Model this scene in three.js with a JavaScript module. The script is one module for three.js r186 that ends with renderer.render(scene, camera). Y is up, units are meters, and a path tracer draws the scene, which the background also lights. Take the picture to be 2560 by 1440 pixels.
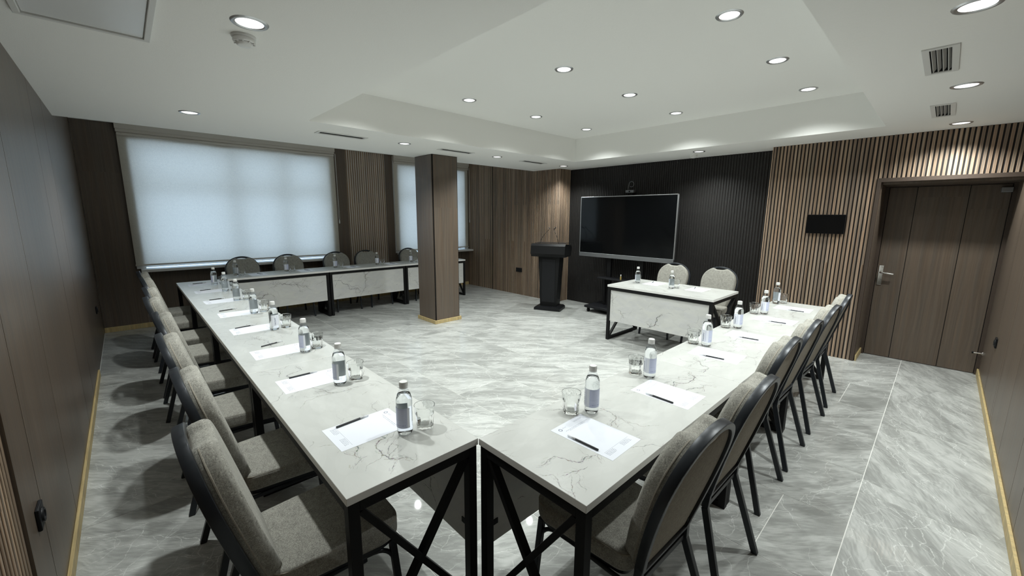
import * as THREE from 'three';
import { mergeGeometries, mergeVertices, toCreasedNormals } from 'three/addons/utils/BufferGeometryUtils.js';
import { RoundedBoxGeometry } from 'three/addons/geometries/RoundedBoxGeometry.js';

// ------------------------------------------------------------------ camera, sky, exposure
const scene = new THREE.Scene();
const camera = new THREE.PerspectiveCamera(70.68, 2560 / 1440, 0.03, 60);
{
  const yaw = 0.75867, pitch = 0.17466, roll = 0.00693;
  const f = new THREE.Vector3(Math.sin(yaw) * Math.cos(pitch), -Math.sin(pitch), -Math.cos(yaw) * Math.cos(pitch));
  const r = new THREE.Vector3(Math.cos(yaw), 0, Math.sin(yaw));
  const u = new THREE.Vector3().crossVectors(r, f);
  const c = Math.cos(roll), s = Math.sin(roll);
  const X = r.clone().multiplyScalar(c).addScaledVector(u, s);
  const Y = u.clone().multiplyScalar(c).addScaledVector(r, -s);
  camera.position.set(0, 1.63, 0);
  camera.quaternion.setFromRotationMatrix(new THREE.Matrix4().makeBasis(X, Y, f.clone().negate()));
}
scene.background = new THREE.Color().setRGB(1.8, 2.5, 3.4);      // overcast daylight behind the blinds
const renderer = new THREE.WebGLRenderer({ antialias: true });
renderer.toneMapping = THREE.LinearToneMapping;
renderer.toneMappingExposure = 1.0;
renderer.shadowMap.enabled = true;
const SOFFIT_CANDELA = 7.4, TRAY_CANDELA = 4.4, LAMP_COLOR = new THREE.Color().setRGB(0.95, 1.0, 0.975);
const CEIL = 2.5, TRAY = 2.85, BAY = 2.95;

// ------------------------------------------------------------------ helpers
function rng(seed) {
  let a = seed >>> 0;
  return () => { a = (a + 0x6D2B79F5) | 0; let t = Math.imul(a ^ (a >>> 15), 1 | a); t = (t + Math.imul(t ^ (t >>> 7), 61 | t)) ^ t; return ((t ^ (t >>> 14)) >>> 0) / 4294967296; };
}
const R0 = rng(7);
const taken = {};
function numbered(name) {
  const n = taken[name] = (taken[name] ?? -1) + 1;
  return n ? `${name}_${String(n).padStart(3, '0')}` : name;
}
function shade(o) { o.traverse((c) => { if (c.isMesh) { c.castShadow = true; c.receiveShadow = true; } }); return o; }
function mesh(name, geometry, material, parent) {
  const m = new THREE.Mesh(geometry, material);
  m.name = name; m.castShadow = true; m.receiveShadow = true;
  if (parent) parent.add(m);
  return m;
}
function thing(name, label, category, [x, y, z] = [0, 0, 0], turn = 0, group) {
  const o = new THREE.Group();
  o.name = numbered(name); o.position.set(x, y, z); o.rotation.y = turn;
  o.userData = { label, category }; if (group) o.userData.group = group;
  scene.add(o); return o;
}
function copyOf(src, label, [x, y, z], turn) {
  const o = src.clone();
  o.name = numbered(src.userData.base); o.position.set(x, y, z); o.rotation.y = turn;
  o.userData = { label, category: src.userData.category, group: src.userData.group };
  scene.add(o); return o;
}
function structure(name, label) {
  const o = new THREE.Group(); o.name = name; o.userData = { kind: 'structure', label };
  scene.add(o); return o;
}
// box between two corners; uv in metres on every side
function uvMetres(g, du = 0, dv = 0) {
  const p = g.attributes.position, n = g.attributes.normal, uv = new Float32Array(p.count * 2);
  for (let i = 0; i < p.count; i++) {
    const ax = Math.abs(n.getX(i)), ay = Math.abs(n.getY(i)), az = Math.abs(n.getZ(i));
    let a, b;
    if (ay > ax && ay > az) { a = p.getX(i); b = p.getZ(i); }
    else if (ax > az) { a = p.getZ(i); b = p.getY(i); }
    else { a = p.getX(i); b = p.getY(i); }
    uv[2 * i] = a + du; uv[2 * i + 1] = b + dv;
  }
  g.setAttribute('uv', new THREE.BufferAttribute(uv, 2));
  return g;
}
function box(x0, x1, y0, y1, z0, z1, du = 0, dv = 0) {
  const g = new THREE.BoxGeometry(x1 - x0, y1 - y0, z1 - z0);
  g.translate((x0 + x1) / 2, (y0 + y1) / 2, (z0 + z1) / 2);
  return uvMetres(g, du, dv);
}
function rbox(x0, x1, y0, y1, z0, z1, r = 0.003, seg = 2) {
  const g = new RoundedBoxGeometry(x1 - x0, y1 - y0, z1 - z0, seg, r);
  g.translate((x0 + x1) / 2, (y0 + y1) / 2, (z0 + z1) / 2);
  return uvMetres(g);
}
function join(list) { return mergeGeometries(list.map((g) => { const q = g.index ? g.toNonIndexed() : g; for (const k of Object.keys(q.attributes)) if (!['position', 'normal', 'uv'].includes(k)) q.deleteAttribute(k); return q; })); }
function smooth(g, angle = 0.7) {
  const q = g.clone(); q.deleteAttribute('normal'); q.deleteAttribute('uv');
  return uvMetres(toCreasedNormals(mergeVertices(q, 1e-5), angle));
}
// square bar between two points
function bar(a, b, w, h = w, up = [0, 0, 1]) {
  const A = new THREE.Vector3(...a), B = new THREE.Vector3(...b), d = B.clone().sub(A), L = d.length();
  const g = new RoundedBoxGeometry(w, h, L, 1, Math.min(w, h) * 0.12);
  const Z = d.normalize(), U = new THREE.Vector3(...up);
  const X = new THREE.Vector3().crossVectors(U, Z).normalize(), Y = new THREE.Vector3().crossVectors(Z, X);
  g.applyMatrix4(new THREE.Matrix4().makeBasis(X, Y, Z).setPosition(A.add(B).multiplyScalar(0.5)));
  return g;
}
function tube(points, r, seg = 40, sides = 8) {
  return new THREE.TubeGeometry(new THREE.CatmullRomCurve3(points.map((p) => new THREE.Vector3(...p))), seg, r, sides, false);
}
const lathe = (pts, n = 40) => new THREE.LatheGeometry(pts.map(([x, y]) => new THREE.Vector2(x, y)), n);

// ------------------------------------------------------------------ textures
const smoothstep = (a, b, x) => { const t = Math.min(1, Math.max(0, (x - a) / (b - a))); return t * t * (3 - 2 * t); };
function valueNoise(seed, N = 256) {
  const r = rng(seed), v = new Float32Array(N * N); for (let i = 0; i < v.length; i++) v[i] = r();
  const m = N - 1;
  return (x, y) => {
    const xi = Math.floor(x), yi = Math.floor(y); let fx = x - xi, fy = y - yi;
    fx = fx * fx * (3 - 2 * fx); fy = fy * fy * (3 - 2 * fy);
    const a = v[(yi & m) * N + (xi & m)], b = v[(yi & m) * N + ((xi + 1) & m)], c = v[((yi + 1) & m) * N + (xi & m)], d = v[((yi + 1) & m) * N + ((xi + 1) & m)];
    return a + (b - a) * fx + (c - a) * fy + (a - b - c + d) * fx * fy;
  };
}
function dataTexture(w, h, fn, srgb = true) {
  const d = new Uint8Array(w * h * 4);
  for (let y = 0; y < h; y++) for (let x = 0; x < w; x++) { const c = fn(x, y), i = 4 * (y * w + x); d[i] = c[0]; d[i + 1] = c[1]; d[i + 2] = c[2]; d[i + 3] = 255; }
  const t = new THREE.DataTexture(d, w, h); t.magFilter = THREE.LinearFilter; t.minFilter = THREE.LinearFilter;
  t.wrapS = t.wrapT = THREE.RepeatWrapping; if (srgb) t.colorSpace = THREE.SRGBColorSpace; t.needsUpdate = true; return t;
}
function sized(t, w, h) { const q = t.clone(); q.repeat.set(1 / w, 1 / h); q.needsUpdate = true; return q; }
function canvasTexture(w, h, draw) {
  const c = document.createElement('canvas'); c.width = w; c.height = h; draw(c.getContext('2d'), w, h);
  const t = new THREE.CanvasTexture(c); t.colorSpace = THREE.SRGBColorSpace; t.wrapS = t.wrapT = THREE.RepeatWrapping; return t;
}
// brown wood veneer, grain running up: 0.8 m x 2.6 m
function woodTexture(seed, base, contrast, warm) {
  const n1 = valueNoise(seed), n2 = valueNoise(seed + 1), n3 = valueNoise(seed + 2);
  return dataTexture(512, 1024, (x, y) => {
    const u = x / 512 * 256, v = y / 1024 * 256;
    const w = (n3(u / 32, v / 64) - 0.5) * 6;
    let k = (n1(u + w, v / 32) - 0.5) * 0.9 + (n2(u / 4 + w, v / 64) - 0.5) * 0.9 + (n3(u / 16, v / 128) - 0.5) * 0.5 + (n2(u * 2, v / 4) - 0.5) * 0.35;
    k = 1 + k * contrast;
    const t = (n1(u / 8, v / 64 + 9) - 0.5) * warm;
    return [Math.min(255, base[0] * (k + t)), Math.min(255, base[1] * k), Math.min(255, base[2] * (k - t))];
  });
}
const woodPanelTex = sized(woodTexture(11, [95, 83, 72], 0.13, 0.05), 0.8, 2.6);
const woodSlatTex = sized(woodTexture(31, [196, 170, 145], 0.30, 0.10), 0.35, 2.6);
const oakTex = sized(woodTexture(51, [186, 165, 118], 0.14, 0.04), 0.4, 1.2);
// black slats with pale flecks
const blackSlatTex = sized(canvasTexture(1024, 2048, (c, w, h) => {
  const r = rng(5); c.fillStyle = '#1d1c1b'; c.fillRect(0, 0, w, h);
  for (let i = 0; i < 5000; i++) { c.fillStyle = `rgba(${r() < 0.5 ? '0,0,0' : '60,58,55'},0.12)`; c.fillRect(r() * w, r() * h, 2 + r() * 2, 20 + r() * 90); }
  for (let i = 0; i < 420; i++) { const x = r() * w, y = r() * h, l = 8 + r() * 26; c.strokeStyle = `rgba(190,186,176,${0.10 + 0.32 * r() * r()})`; c.lineWidth = 1 + r() * 2.4; c.beginPath(); c.moveTo(x, y); c.lineTo(x + l * (0.35 + 0.3 * r()), y + l); c.stroke(); }
}), 1.0, 2.0);
// grey streaked porcelain, streaks along +x+y of the texture, 3 m a side
const FT = 2.4;
const floorBase = (() => {
  const a = valueNoise(101), b = valueNoise(102), c = valueNoise(103), d = valueNoise(104), e = valueNoise(105), N = 1900, q = Math.SQRT1_2;
  const t0 = canvasTexture(N, N, (ctx) => {
    const im = ctx.createImageData(N, N), D = im.data;
    for (let py = 0; py < N; py++) for (let px = 0; px < N; px++) {
      const x = px / N * FT, y = FT - py / N * FT;
      const s = (x + y) * q + 3; let t = (y - x) * q + 9;
      t += (a(s * 2.2 + 3, t * 3.4) - 0.5) * 0.11 + (b(s * 7, t * 11) - 0.5) * 0.03;
      const body = 0.34 * b(s * 2.1 + 40, t * 9) + 0.26 * c(s * 5.5 + 7, t * 26) + 0.20 * d(s * 13, t * 60) + 0.20 * e(s * 30, t * 150);
      let k = smoothstep(0.27, 0.73, body);
      const cloud = 0.6 * a(x * 2.6 + 20, y * 2.6 + 31) + 0.4 * c(x * 7 + 5, y * 7);
      k = 0.72 * k + 0.28 * cloud;
      // fine dark hairlines along the bedding
      const hair = 1 - smoothstep(0.0, 0.03, Math.abs(d(s * 3.2 + 70, t * 21 + 0.5 * c(s * 9, t * 9)) - 0.5));
      let g = 141 + 52 * k - 9 * hair * smoothstep(0.4, 0.7, e(x * 4, y * 4 + 50)) + 9 * (b(px * 0.71, py * 0.71) - 0.5);
      const i = 4 * (py * N + px); D[i] = g; D[i + 1] = g + 1.5; D[i + 2] = g - 2; D[i + 3] = 255;
    }
    ctx.putImageData(im, 0, 0);
    // white mineral veins
    const r = rng(909); ctx.lineCap = 'round';
    const vein = (x, y, an, len, w, al, depth) => { let ta = an; for (let i = 0; i < len / 7; i++) { ta += (r() - 0.5) * 0.9; const nx = x + Math.cos(ta) * 7, ny = y + Math.sin(ta) * 7; ta = an + (ta - an) * 0.85; ctx.strokeStyle = `rgba(232,234,230,${al * (0.3 + 0.7 * r())})`; ctx.lineWidth = w * (0.3 + r()); ctx.beginPath(); ctx.moveTo(x, y); ctx.lineTo(nx, ny); ctx.stroke(); if (depth && r() < 0.05) vein(nx, ny, ta + (r() - 0.5) * 2, len * 0.35, w * 0.7, al * 0.8, depth - 1); x = nx; y = ny; } };
    for (let i = 0; i < 110; i++) vein(r() * N, r() * N, -Math.PI / 4 + (r() - 0.5) * 0.5, 150 + r() * 420, 3.6, 0.5, 1);
    for (let i = 0; i < 75; i++) vein(r() * N, r() * N, 0.5 + (r() - 0.5) * 1.3, 90 + r() * 300, 2.4, 0.65, 1);
  });
  return t0;
})();
const floorTex = sized(floorBase, FT, FT);
// white marble print with grey veins
function marbleTexture(w, h, seed, clusters, fine, base = 'rgb(206,206,201)') {
  fine = Math.round(fine * 1.6);
  return canvasTexture(w, h, (c) => {
    const r = rng(seed); c.fillStyle = base; c.fillRect(0, 0, w, h);
    for (let i = 0; i < 260; i++) { const x = r() * w, y = r() * h, s = 20 + r() * 120; c.fillStyle = `rgba(${r() < 0.6 ? '180,178,172' : '236,235,232'},0.05)`; c.beginPath(); c.ellipse(x, y, s, s * (0.15 + 0.4 * r()), -0.5 + r(), 0, 7); c.fill(); }
    c.lineCap = 'round'; c.lineJoin = 'round';
    const grey = (al) => `rgba(${82 + 34 * r() | 0},${79 + 32 * r() | 0},${78 + 32 * r() | 0},${Math.min(1, al)})`;
    const vein = (x, y, a, len, wd, al, depth) => {
      const step = 4; let ta = a; const n = Math.floor(len / step);
      for (let i = 0; i < n; i++) {
        ta += (r() - 0.5) * 1.0; if (r() < 0.05) ta = a + (r() - 0.5) * 1.7; ta = a + (ta - a) * 0.9;
        const nx = x + Math.cos(ta) * step, ny = y + Math.sin(ta) * step, k = Math.sin(Math.PI * (i + 0.5) / n);
        c.strokeStyle = grey(al * 2.0 * (0.4 + 0.6 * r())); c.lineWidth = Math.max(0.5, wd * 1.5 * (0.3 + 0.9 * k) * (0.35 + 1.2 * r() * r()));
        c.beginPath(); c.moveTo(x, y); c.lineTo(nx, ny); c.stroke();
        if (depth > 0 && r() < 0.045) vein(nx, ny, ta + (r() < 0.5 ? -1 : 1) * (0.2 + r() * 0.55), len * (0.12 + r() * 0.25), wd * 0.55, al * 0.8, depth - 1);
        if (depth > 1 && r() < 0.06) {      // shattered patch beside the vein
          for (let q = 0; q < 7; q++) { const px = nx + (r() - 0.5) * 46, py = ny + (r() - 0.5) * 26, l = 5 + r() * 16, da = ta + (r() - 0.5) * 1.2; c.strokeStyle = grey(al * 0.5 * r()); c.lineWidth = 1 + r() * wd * 1.6; c.beginPath(); c.moveTo(px, py); c.lineTo(px + Math.cos(da) * l, py + Math.sin(da) * l); c.stroke(); }
          c.fillStyle = grey(al * 0.35); c.beginPath(); c.moveTo(nx, ny); for (let q = 0; q < 4; q++) c.lineTo(nx + (r() - 0.5) * 26, ny + (r() - 0.5) * 14); c.fill();
        }
        x = nx; y = ny;
      }
    };
    for (const [x, y, a, len, wd, al] of clusters) vein(x * w, y * h, a, len * w, wd, al, 3);
    for (let i = 0; i < fine; i++) { const a = -0.55 + 0.7 * (r() - 0.5) + (r() < 0.25 ? 1.5 : 0); vein(r() * w, r() * h, a, 40 + r() * 200, 0.9 + r() * 1.7, 0.14 + 0.26 * r(), r() < 0.3 ? 2 : 0); }
  });
}
const TOPW = 'rgb(190,191,187)';
const topTex = [
  marbleTexture(1400, 530, 21, [[0.03, 0.5, 0.25, 0.30, 3.2, 0.6], [0.1, 0.85, -0.35, 0.35, 2.6, 0.5], [0.55, 0.1, 0.7, 0.4, 2.2, 0.45], [0.8, 0.75, -0.5, 0.22, 2.4, 0.5]], 26, TOPW),
  marbleTexture(1400, 530, 22, [[0.02, 0.3, 0.35, 0.5, 2.4, 0.45], [0.45, 0.95, -0.6, 0.4, 2.2, 0.5], [0.7, 0.35, 0.2, 0.28, 2.8, 0.5]], 28, TOPW),
  marbleTexture(1400, 530, 23, [[0.15, 0.15, 0.5, 0.55, 2.6, 0.5], [0.6, 0.85, -0.2, 0.35, 2.4, 0.45]], 28, TOPW),
];
for (const t of topTex) t.repeat.set(1 / 1.4, 1 / 0.53);
const frontTex = [
  marbleTexture(1400, 440, 41, [[0.2, 0.95, -0.95, 0.3, 4.0, 0.62], [0.36, 0.3, 0.05, 0.45, 3.4, 0.6], [0.6, 0.1, 1.0, 0.14, 2.6, 0.45]], 12),
  marbleTexture(1400, 440, 42, [[0.03, 0.25, 0.42, 0.42, 3.4, 0.6], [0.36, 0.98, -0.85, 0.46, 3.6, 0.66], [0.2, 0.45, 0.35, 0.25, 2.2, 0.4]], 10),
  marbleTexture(1400, 440, 43, [[0.02, 0.05, 1.05, 0.2, 2.8, 0.6], [0.1, 0.6, 0.75, 0.16, 2.6, 0.55], [0.44, 1.0, -0.85, 0.24, 4.6, 0.6], [0.78, 1.0, -1.1, 0.14, 2.6, 0.5]], 12),
];
for (const t of frontTex) t.repeat.set(1 / 1.36, 1 / 0.42);
// heathered upholstery
const fabricTex = (() => {
  const n = valueNoise(77), m = valueNoise(78);
  const t = dataTexture(512, 512, (x, y) => {
    const k = 1 + 0.34 * (n(x / 1.6, y / 3.2) - 0.5) + 0.26 * (m(x / 3.4, y / 1.7) - 0.5) + 0.10 * (n(x / 24, y / 24) - 0.5);
    return [153 * k, 151 * k, 143 * k];
  });
  t.repeat.set(1 / 0.4, 1 / 0.4); return t;
})();
const fabricBackTex = (() => {
  const n = valueNoise(87), m = valueNoise(88);
  const t = dataTexture(256, 256, (x, y) => { const k = 1 + 0.22 * (n(x / 1.5, y / 1.5) - 0.5) + 0.1 * (m(x / 9, y / 9) - 0.5); return [158 * k, 152 * k, 140 * k]; });
  t.repeat.set(1 / 0.25, 1 / 0.25); return t;
})();
const blindTex = (() => {
  const n = valueNoise(97);
  const t = dataTexture(256, 256, (x, y) => { const k = 1 + 0.06 * (n(x / 1.5, y / 5) - 0.5) + 0.06 * (n(x / 6 + 40, y / 1.4) - 0.5); return [222 * k, 216 * k, 204 * k]; });
  t.repeat.set(1 / 0.3, 1 / 0.3); return t;
})();
const plasterBump = (() => { const n = valueNoise(57), m = valueNoise(58); const t = dataTexture(512, 512, (x, y) => { const v = 128 + 90 * (n(x / 2, y / 2) - 0.5) + 70 * (m(x / 14, y / 14) - 0.5); return [v, v, v]; }, false); t.repeat.set(1 / 0.8, 1 / 0.8); return t; })();
// letterhead, header at the top of the canvas
const paperTex = canvasTexture(744, 1052, (c, w, h) => {
  const r = rng(3); c.fillStyle = '#dfe2ea'; c.fillRect(0, 0, w, h);
  const ink = 'rgba(70,74,96,0.85)';
  c.save(); c.translate(112, 100); c.rotate(Math.PI / 4); c.strokeStyle = 'rgba(60,66,92,0.9)'; c.lineWidth = 9;
  for (let k = 0; k < 4; k++) { c.rotate(Math.PI / 2); c.beginPath(); c.moveTo(-22, -24); c.lineTo(18, -24); c.stroke(); }
  c.restore();
  const words = (x, y, len, th) => { let p = x; while (p < x + len) { const l = 10 + r() * 34; c.fillStyle = ink; for (let q = p; q < Math.min(p + l, x + len); q += 5) c.fillRect(q, y - th * (0.6 + 0.4 * r()), 3, th); p += l + 9; } };
  words(170, 84, 90, 5); words(170, 100, 70, 5);
  words(460, 66, 210, 6); words(460, 84, 190, 6); words(150, 176, 520, 7); words(210, 200, 380, 6);
  c.fillStyle = 'rgba(70,74,96,0.7)'; c.fillRect(70, 876, 604, 2.5);
  for (let k = 0; k < 4; k++) { words(76, 900 + k * 20, 200 - 40 * r(), 7); words(430, 900 + k * 20, 220 - 50 * r(), 7); }
});
// bottle label, wrapped round: pale face with the name running up, lilac face with small print
const labelTex = canvasTexture(1024, 512, (c, w, h) => {
  const r = rng(9); c.fillStyle = '#e9ecf4'; c.fillRect(0, 0, w, h);
  c.fillStyle = '#c6cce3'; c.fillRect(470, 0, 470, h);
  c.fillStyle = 'rgba(225,229,245,0.85)';
  for (let k = 0; k < 13; k++) { let p = 500; const y = 60 + k * 18, e = 900 - r() * 60; while (p < e) { const l = 8 + r() * 30; c.fillRect(p, y, l, 5); p += l + 8; } }
  c.fillRect(500, 330, 220, 8); c.fillRect(500, 356, 170, 6); c.fillRect(500, 380, 200, 6); c.fillRect(500, 420, 390, 40);
  c.fillStyle = '#7f88b4'; for (let k = 0; k < 11; k++) c.fillRect(516 + k * 34, 426, 14 + 10 * r(), 28);
  c.save(); c.translate(250, 480); c.rotate(-Math.PI / 2); c.fillStyle = '#4b5374'; c.font = 'bold 104px sans-serif'; c.fillText('TASSAY', 0, 0); c.restore();
  c.fillStyle = 'rgba(120,128,170,0.6)'; c.fillRect(320, 40, 14, 430);
});

// ------------------------------------------------------------------ materials
const std = (o) => new THREE.MeshStandardMaterial(o);
const phys = (o) => new THREE.MeshPhysicalMaterial(o);
const lin = (r, g, b) => new THREE.Color().setRGB(r, g, b);
const M = {
  plaster: std({ color: lin(0.92, 0.92, 0.89), roughness: 0.9, bumpMap: plasterBump, bumpScale: 0.0006 }),
  panel: phys({ map: woodPanelTex, roughness: 0.42, clearcoat: 0.15, clearcoatRoughness: 0.35 }),
  slat: std({ map: woodSlatTex, roughness: 0.6 }),
  slatBlack: std({ map: blackSlatTex, roughness: 0.48 }),
  felt: std({ color: lin(0.018, 0.016, 0.015), roughness: 0.95 }),
  oak: std({ map: oakTex, roughness: 0.55 }),
  tile: phys({ map: floorTex, roughness: 0.42, specularIntensity: 0.4, clearcoat: 0.55, clearcoatRoughness: 0.035 }),
  grout: std({ color: lin(0.74, 0.735, 0.70), roughness: 0.9 }),
  black: phys({ color: lin(0.009, 0.0092, 0.0096), roughness: 0.55, specularIntensity: 0.35 }),
  blackSatin: phys({ color: lin(0.009, 0.0095, 0.011), roughness: 0.4, specularIntensity: 0.5 }),
  chairMetal: std({ color: lin(0.02, 0.024, 0.03), roughness: 0.36, metalness: 0.25 }),
  fabric: phys({ map: fabricTex, roughness: 0.95, sheen: 0.35, sheenRoughness: 0.6, sheenColor: lin(0.5, 0.48, 0.45) }),
  fabricBack: std({ map: fabricBackTex, roughness: 0.95 }),
  fabricPiping: std({ map: fabricBackTex, roughness: 0.95 }),
  edge: std({ color: lin(0.78, 0.775, 0.75), roughness: 0.45 }),
  whitePaint: std({ color: lin(0.72, 0.72, 0.70), roughness: 0.5 }),
  whitePlastic: std({ color: lin(0.78, 0.78, 0.76), roughness: 0.35 }),
  alu: std({ color: lin(0.55, 0.56, 0.57), roughness: 0.32, metalness: 0.85 }),
  greyMetal: std({ color: lin(0.27, 0.28, 0.29), roughness: 0.38, metalness: 0.7 }),
  chrome: std({ color: lin(0.72, 0.70, 0.67), roughness: 0.14, metalness: 1.0 }),
  blindRail: std({ color: lin(0.55, 0.51, 0.45), roughness: 0.5 }),
  blind: phys({ map: blindTex, roughness: 1.0, transmission: 0.42, thickness: 0, ior: 1.3, specularIntensity: 0.1 }),
  pane: phys({ color: lin(1, 1, 1), roughness: 0.0, transmission: 1.0, thickness: 0, ior: 1.5 }),
  screen: phys({ color: lin(0.004, 0.0045, 0.005), roughness: 0.1, specularIntensity: 0.6 }),
  darkVoid: std({ color: lin(0.012, 0.012, 0.013), roughness: 0.9 }),
  frameBrown: std({ color: lin(0.055, 0.038, 0.028), roughness: 0.5 }),
  paper: std({ map: paperTex, roughness: 0.85 }),
  paperEdge: std({ color: lin(0.72, 0.74, 0.79), roughness: 0.85 }),
  pen: phys({ color: lin(0.03, 0.031, 0.034), roughness: 0.25 }),
  penClear: phys({ color: lin(0.86, 0.87, 0.88), roughness: 0.25, transmission: 0.6, thickness: 0 }),
  pet: phys({ color: lin(0.97, 0.98, 0.99), roughness: 0.02, transmission: 1.0, thickness: 0, ior: 1.45 }),
  water: phys({ color: lin(0.99, 1.0, 1.0), roughness: 0.0, transmission: 1.0, thickness: 0.06, ior: 1.33 }),
  glass: phys({ color: lin(0.99, 1.0, 0.995), roughness: 0.0, transmission: 1.0, thickness: 0.01, ior: 1.38 }),
  labelBack: std({ color: lin(0.62, 0.66, 0.68), roughness: 0.6, side: THREE.DoubleSide }),
  label: std({ map: labelTex, roughness: 0.5, side: THREE.DoubleSide }),
  lens: std({ color: lin(0.9, 0.9, 0.9), emissive: lin(1.0, 1.0, 0.97), emissiveIntensity: 2.2, roughness: 0.4 }),
  gold: std({ color: lin(0.6, 0.45, 0.15), roughness: 0.3, metalness: 0.6 }),
};
M.topPrint = topTex.map((t) => phys({ map: t, roughness: 0.3, clearcoat: 0.1, clearcoatRoughness: 0.25 }));
M.frontPrint = frontTex.map((t) => phys({ map: t, roughness: 0.34 }));
const brownPanelTones = [0.96, 1.0, 1.04].map((k) => { const m = M.panel.clone(); m.color = new THREE.Color().setRGB(k, k, k); return m; });
const slatTones = [0.42, 0.47, 0.52, 0.57, 0.62].map((k, i) => { const m = M.slat.clone(); m.color = new THREE.Color().setRGB(Math.min(1.15, k), Math.min(1.15, k * (0.985 + 0.01 * (i % 3))), Math.min(1.15, k * 0.98)); return m; });

// ------------------------------------------------------------------ room shell
const XL = -0.355, ZF = 0.435, ZB = -7.83, XS = 5.95, XBK = 6.28, XW = 6.0, XD = 6.45, ZBAY = -5.68, TOP = 3.1;

// floor: grout bed and separate tiles
{
  const f = structure('floor', 'grey streaked polished porcelain tile floor');
  mesh('grout_bed', box(XL - 0.3, XD + 0.3, -0.12, -0.0015, ZB - 0.3, ZF + 0.3), M.grout, f);
  const r = rng(404), W = 0.61, L = 1.22, G = 0.0022, ZE = -0.155;
  const tileAt = (x0, x1, z0, z1, turned) => {
    const a = Math.max(x0, XL) + G, b = Math.min(x1, XD + 0.02) - G, c = Math.max(z0, ZB) + G, d = Math.min(z1, ZF) - G;
    if (b - a < 0.03 || d - c < 0.03) return;
    const g = new THREE.BoxGeometry(b - a, 0.008, d - c); g.translate((a + b) / 2, -0.004, (c + d) / 2);
    const p = g.attributes.position, uv = g.attributes.uv, ou = r() * FT, ov = r() * FT, cx = (a + b) / 2, cz = (c + d) / 2;
    for (let i = 0; i < p.count; i++) {
      let u = p.getX(i) - cx, v = p.getZ(i) - cz;
      if (turned) { const t = 1.22, q = u * Math.cos(t) - v * Math.sin(t); v = u * Math.sin(t) + v * Math.cos(t); u = q; }
      uv.setXY(i, u + ou + 0.65, v + ov + 0.65);
    }
    mesh('tile', g, M.tile, f);
  };
  let col = 0;
  for (let x = 2.08 - W * 4; x < XD; x += W, col++) {
    const off = [-0.46, -1.07, -0.76, -1.37][col % 4];
    for (let z = off - L * 7; z < ZE; z += L) tileAt(x, x + W, z, Math.min(z + L, ZE), false);
  }
  for (let x = -0.6; x < XD; x += L) tileAt(x, x + L, ZE, ZF, true);
}
// ceiling: dropped border with the tray opening and duct openings
const VENTS = [[3.14, 3.68, -0.21, -0.07], [4.67, 5.21, -0.21, -0.07], [1.60, 2.14, -4.79, -4.65], [3.14, 3.68, -4.79, -4.65], [4.70, 5.22, -4.82, -4.68]];
{
  const c = structure('ceiling', 'white plaster ceiling with a raised rectangular tray');
  const s = new THREE.Shape();
  const rect = (o, x0, x1, z0, z1) => { o.moveTo(x0, -z0); o.lineTo(x1, -z0); o.lineTo(x1, -z1); o.lineTo(x0, -z1); o.closePath(); return o; };
  rect(s, XL - 0.2, XD + 0.2, ZBAY, ZF + 0.2);
  s.holes.push(rect(new THREE.Path(), 1.37, 5.40, -4.25, -0.52));
  for (const [x0, x1, z0, z1] of VENTS) s.holes.push(rect(new THREE.Path(), x0 + 0.025, x1 - 0.025, z0 + 0.025, z1 - 0.025));
  const g = new THREE.ExtrudeGeometry(s, { depth: TRAY - CEIL + 0.02, bevelEnabled: false, curveSegments: 4 });
  g.rotateX(-Math.PI / 2); g.translate(0, CEIL, 0);
  mesh('soffit', uvMetres(g), M.plaster, c);
  mesh('tray_top', box(1.30, 5.47, TRAY, TOP, -4.32, -0.45), M.plaster, c);
  mesh('slab', join([box(XL - 0.3, XD + 0.3, TRAY + 0.02, TOP, ZBAY, -4.32), box(XL - 0.3, XD + 0.3, TRAY + 0.02, TOP, -0.45, ZF + 0.3), box(XL - 0.3, 1.30, TRAY + 0.02, TOP, -4.32, -0.45), box(5.47, XD + 0.3, TRAY + 0.02, TOP, -4.32, -0.45)]), M.plaster, c);
  mesh('window_bay', box(XL - 0.3, XD + 0.3, BAY, TOP, ZB - 0.3, ZBAY), M.plaster, c);
}
// a run of vertical slats; axis 'z': on a wall facing -x, 'x': on a wall facing +z, '-z': on a wall facing +x
const slatGeo = {};
function slatGeometry(h, variant, across) {
  const key = `${h.toFixed(3)}_${variant}_${across}`;
  if (!slatGeo[key]) {
    const w = 0.0205, d = 0.008, ch = 0.002;
    const s = new THREE.Shape(); s.moveTo(-w / 2, 0); s.lineTo(w / 2, 0); s.lineTo(w / 2, d - ch); s.lineTo(w / 2 - ch, d); s.lineTo(-w / 2 + ch, d); s.lineTo(-w / 2, d - ch); s.closePath();
    const g = new THREE.ExtrudeGeometry(s, { depth: h, bevelEnabled: false }); g.rotateX(-Math.PI / 2); g.rotateY(Math.PI);
    slatGeo[key] = uvMetres(g, variant * 0.071, variant * 0.37);
  }
  return slatGeo[key];
}
function slatRun(parent, from, to, y0, y1, place, turn, mats, r, pitch = 0.036, wide = 1) {
  const n = Math.round((to - from) / pitch), p = (to - from) / n;
  for (let i = 0; i < n; i++) {
    const m = mesh('slat', slatGeometry(y1 - y0, Math.floor(r() * 6), 0), mats[Math.floor(r() * mats.length)], parent);
    const [x, z] = place(from + (i + 0.5) * p); m.position.set(x, y0, z); m.rotation.y = turn; m.scale.x = wide;
  }
}
function panel(parent, g, r) { return mesh('panel', g, brownPanelTones[Math.floor(r() * 3)], parent); }

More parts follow.
